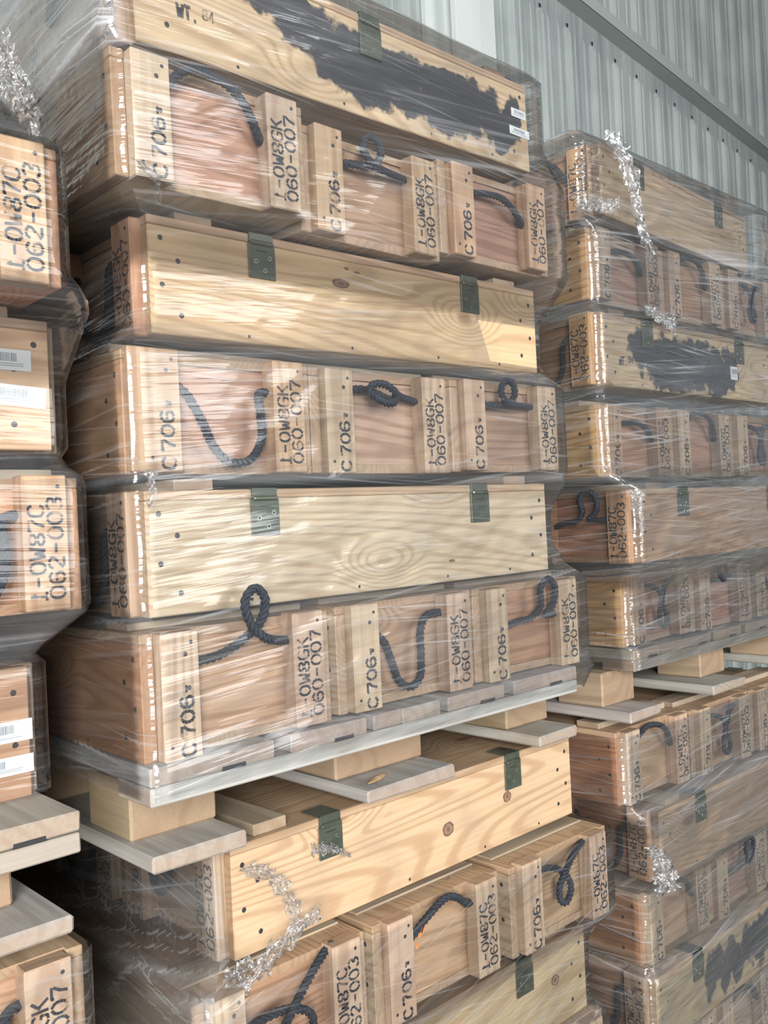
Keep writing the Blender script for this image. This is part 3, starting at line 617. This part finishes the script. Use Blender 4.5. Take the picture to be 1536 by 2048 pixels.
# wood splinter lying on the bottom board of the central pallet
bm = bmesh.new(); sec = [(-.035, .001, .001), (-.02, .006, .003), (.0, .008, .005), (.02, .006, .004), (.036, .001, .001)]
rings = [[bm.verts.new((x, wv * math.cos(a), .005 + hv * math.sin(a))) for a in [2 * PI * k / 8 for k in range(8)]] for x, wv, hv in sec]
for a, b in zip(rings, rings[1:]):
    for k in range(8): bm.faces.new((a[k], a[(k + 1) % 8], b[(k + 1) % 8], b[k]))
bm.faces.new(rings[0]); bm.faces.new(rings[-1]); bmesh.ops.recalc_face_normals(bm, faces=bm.faces)
me = bpy.data.meshes.new('splinter'); bm.to_mesh(me); bm.free(); me.materials.append(WBY)
o = put('wood_splinter', me, None, (1.25, 1.05, .8)); o.location = (1.155, 1.285, CZ - .487); o.rotation_euler = (0, 0, .35); tag(o, 'small split splinter of wood lying on the grey board under the central pallet', 'splinter')

# ------------------------------------------------------------------ stretch film around the loads
def wrap(load, mat, label, zlo, ztop, slope=1.0, pad=.006, lid=True, seed=1, topz=None, leftl=.75, openfront=None):
    """film drawn tight round the layers: it touches each layer and spans the steps between them"""
    E = EXT[load]; nz = int((ztop - zlo) / .014) + 1
    def ext(z):
        o = [9, -9, 9, -9]
        for (z0, z1, x0, x1, y0, y1) in E:
            d = max(0, z0 - z, z - z1) * slope
            o = [min(o[0], x0 + d), max(o[1], x1 - d), min(o[2], y0 + d), max(o[3], y1 - d)]
        return o
    zs = sorted(set([round(zlo + (ztop - zlo) * i / nz, 4) for i in range(nz + 1)]))
    r2 = random.Random(seed); bm = bmesh.new(); uvl = bm.loops.layers.uv.new('UVMap'); lay = bm.verts.layers.float.new('layers'); rings = []; R_ = .018
    ph = [(r2.uniform(0, 6.28), r2.uniform(6, 14), r2.uniform(4, 16)) for _ in range(6)]
    for z in zs:
        x0, x1, y0, y1 = ext(z); x0 -= pad; x1 += pad; y0 -= pad; y1 += pad
        pts = []; u = 0
        segs = [((x0 + R_, y0), (x1 - R_, y0), 56), ((x1, y0 + R_), (x1, y1 - R_), 40), ((x1 - R_, y1), (x0 + R_, y1), 30), ((x0, y1 - R_), (x0, y0 + R_), 44)]
        for (a, b, n) in segs:
            dx, dy = b[0] - a[0], b[1] - a[1]; ln = math.hypot(dx, dy); nx, ny = dy / ln, -dx / ln
            for i in range(n + 1):
                t = i / n
                w_ = .0016 * sum(math.sin(p + (u + ln * t) * f1 + z * f2) for p, f1, f2 in ph) / 2.5 * min(1, 8 * t, 8 * (1 - t))
                pts.append(((a[0] + dx * t + nx * w_, a[1] + dy * t + ny * w_, z + CZ), u + ln * t))
            u += ln + R_ * 1.5
        rings.append(([(bm.verts.new(p), uu, z) for p, uu in pts], u))
        ingap = not any(z0 - .002 < z < z1 + .002 for (z0, z1, *_q) in E)
        for (v, uu, z_) in rings[-1][0]:
            v[lay] = (.22 if ingap else 0) + (leftl if topz is not None and z > topz and v.co.x < x0 + .02 else 0)
    for (a, ua), (b, ub) in zip(rings, rings[1:]):
        n = len(a)
        for k in range(n):
            j = (k + 1) % n; f = bm.faces.new((a[k][0], a[j][0], b[j][0], b[k][0])); f.smooth = True
            if openfront is not None and a[k][2] > openfront and min(v.co.y for v in f.verts) < 1.32 and a[k][0].co.x > .80: bm.faces.remove(f); continue
            uj = a[j][1] if j else ua
            for lp, uvv in zip(f.loops, ((a[k][1], a[k][2]), (uj, a[j][2]), (uj, b[j][2]), (b[k][1], b[k][2]))): lp[uvl].uv = uvv
    if lid:
        f = bm.faces.new([v[0] for v in rings[-1][0]])
        for lp in f.loops: lp[uvl].uv = (lp.vert.co.x, lp.vert.co.y)
    me = bpy.data.meshes.new('stretch_wrap'); bm.to_mesh(me); bm.free(); me.materials.append(mat)
    o = put('stretch_wrap', me); tag(o, label, 'plastic wrap', 'clear film wrapped around the loads'); return o
note('M', -.394, -.34, .64, 1.663, 1.19, 2.27)
wrap('M', FILM, 'clear stretch film wound around the central upper load down to its pallet', -.385, .955, seed=3, topz=.70)
wrap('L', FILML, 'clear stretch film around the left upper load, webbed between its layers at the left edge', -.365, .74, seed=5)
note('R', -.43, -.375, 2.104, 3.174, 1.325, 2.40)
wrap('R', FILMR, 'heavy streaky stretch film around the right upper load, full of white glare', -.425, .965, seed=8)
wrap('B', FILMB, 'thin stretch film around the central lower load, torn open at its front left corner', -1.75, -.54, lid=False, seed=11, topz=-9, leftl=.30, openfront=-.735)
wrap('S', FILMS, 'dusty stretch film around the right lower load', -1.61, -.585, lid=False, seed=13)
wrap('K', FILMB, 'thin stretch film around the left lower load', -1.57, -.562, lid=False, seed=17)

# ------------------------------------------------------------------ crumpled and torn film, plus crumples added as glare
def crumple(name, label, pts, w0, w1, n=46, m=20, amp=.012, seed=1, wdir=(1, 0, .2)):
    """a gathered strip of film following pts, with folded relief"""
    r2 = random.Random(seed); P = [Vector(p) for p in pts]; bm = bmesh.new(); uvl = bm.loops.layers.uv.new('UVMap'); G = []
    ph = [(r2.uniform(0, 6.28), r2.uniform(3, 15), r2.uniform(3, 17)) for _ in range(8)]
    W = Vector(wdir).normalized()
    for i in range(n + 1):
        t = i / n * (len(P) - 1); k = min(int(t), len(P) - 2); q = P[k].lerp(P[k + 1], t - k); wd = w0 + (w1 - w0) * i / n
        wd *= .75 + .35 * math.sin(i * .9 + ph[0][0]) * math.sin(i * .37)
        rw = []
        for j in range(m + 1):
            s = j / m - .5; h = sum(abs(math.sin(p + i / n * f1 + s * f2)) for p, f1, f2 in ph) / 8 - .5
            v = q + W * wd * s + Vector((-.1, -1, .05)) * (h * amp * 2 + .004) + Vector((r2.uniform(-1, 1), r2.uniform(-1, 1), r2.uniform(-1, 1))) * amp * .22
            rw.append(bm.verts.new(v))
        G.append(rw)
    for i in range(n):
        for j in range(m):
            if r2.random() < .05: continue
            f = bm.faces.new((G[i][j], G[i][j + 1], G[i + 1][j + 1], G[i + 1][j]))
            for lp, (a, b) in zip(f.loops, ((i, j), (i, j + 1), (i + 1, j + 1), (i + 1, j))): lp[uvl].uv = (a * .012, b * .012)
    me = bpy.data.meshes.new(name); bm.to_mesh(me); bm.free(); me.materials.append(SCRAP)
    o = put(name, me); tag(o, label, 'plastic film', 'torn scraps of film'); return o
crumple('torn_film_and_glare', 'crumpled torn film bunched at the lower left corner of the central lower long crate', [(.80, 1.285, CZ - .735), (.86, 1.275, CZ - .722), (.93, 1.285, CZ - .70), (1.0, 1.285, CZ - .675)], .07, .03, seed=4, wdir=(.1, 0, 1))
crumple('torn_film_and_glare', 'thin crinkled film patch lying over the left part of the central lower long crate', [(.86, 1.295, CZ - .56), (.92, 1.294, CZ - .60), (.955, 1.294, CZ - .66), (.95, 1.292, CZ - .70)], .05, .03, seed=9, wdir=(1, 0, .2), amp=.005)
crumple('torn_film_and_glare', 'white gathered film hanging from the top left corner of the right load', [(2.07, 1.30, CZ + .955), (2.12, 1.29, CZ + .88), (2.15, 1.29, CZ + .80), (2.17, 1.29, CZ + .72), (2.22, 1.29, CZ + .66)], .12, .012, seed=6, wdir=(1, 0, .1), amp=.02)
crumple('torn_film_and_glare', 'bunched white film on the top left corner crate of the left load', [(.455, 1.155, CZ + .595), (.48, 1.155, CZ + .565), (.505, 1.16, CZ + .525)], .10, .04, seed=12, wdir=(.2, 0, 1), amp=.014)
crumple('torn_film_and_glare', 'small scrap of shiny film beside the hinge of the central lower long crate', [(1.0, 1.30, CZ - .575), (1.05, 1.30, CZ - .585), (1.09, 1.30, CZ - .61)], .03, .01, seed=15, wdir=(0, 0, 1), amp=.006)
crumple('torn_film_and_glare', 'glaring film bunch at the lower left corner of the top right crate', [(1.985, 1.36, CZ + .775), (2.03, 1.31, CZ + .765), (2.09, 1.30, CZ + .775)], .035, .045, seed=18, wdir=(0, 0, 1), amp=.008)
crumple('torn_film_and_glare', 'film glare added as a crumple at the left end of the dusty brown long crate', [(2.07, 1.29, CZ - .86), (2.10, 1.275, CZ - .91), (2.115, 1.27, CZ - .985)], .05, .11, seed=21, wdir=(1, -.25, 0), amp=.012)  # extra film mesh put here to make the glare on the wrap
crumple('torn_film_and_glare', 'white glare added as wrinkled film on the corner cleat of the brownish long crate', [(2.03, 1.25, CZ + .04), (2.025, 1.25, CZ - .01), (2.04, 1.248, CZ - .06)], .05, .015, seed=25, wdir=(.5, -.5, 0), amp=.006)  # added mesh: reflected glare on the wrap shaped as loose film
crumple('torn_film_and_glare', 'bluish white glare added as a film crumple above the WT.84 crate near its left hinge', [(2.18, 1.295, CZ + .52), (2.26, 1.290, CZ + .50), (2.33, 1.290, CZ + .485)], .03, .06, seed=27, wdir=(.1, 0, 1), amp=.01)  # added crumple stands in for a bluish glare patch
crumple('torn_film_and_glare', 'small white film web at the top left corner of the clean yellow pine crate', [(.665, 1.195, CZ + .53), (.70, 1.205, CZ + .51), (.715, 1.23, CZ + .485)], .03, .008, n=20, m=8, seed=29, wdir=(1, 0, 0), amp=.006)
crumple('torn_film_and_glare', 'small white film web at the top left corner of the straight-grained long crate', [(.665, 1.20, CZ + .085), (.67, 1.205, CZ + .06), (.665, 1.21, CZ + .03)], .025, .008, n=20, m=8, seed=31, wdir=(1, 0, 0), amp=.006)

# dark knots showing on the pale boards
def knot(start, x, z, rx, rz):
    p = find(start); mb = MB(); n = 18; r2 = random.Random(int(x * 999))
    for k, (sc, mi) in enumerate(((1.0, 0), (.72, 1), (.35, 0))):
        mb.poly([(x + rx * sc * math.cos(t) * (1 + r2.uniform(-.08, .08)), -.0003 - k * .0002, z + rz * sc * math.sin(t) * (1 + r2.uniform(-.08, .08))) for t in [2 * PI * i / n for i in range(n)]], mi)
    put('knot', mb.mesh('knot', [KN1, KN2]), p)
KN1 = plain('knot_rim', (.17, .10, .065), .6, noise=.5, nscale=90); KN2 = plain('knot_heart', (.30, .18, .115), .6, noise=.6, nscale=120)
knot('long clean yellow', .409, .128, .021, .0085); knot('long clean yellow', .425, .158, .006, .003); knot('long clean yellow', .450, .154, .008, .002)
knot('long pale hinged crate directly', .547, .078, .017, .015); knot('long pale hinged crate directly', .741, .098, .014, .012)
knot('long pale crate at the bottom', .868, .101, .014, .012)
knot('long pale hinged crate, second', .674, .040, .009, .003)
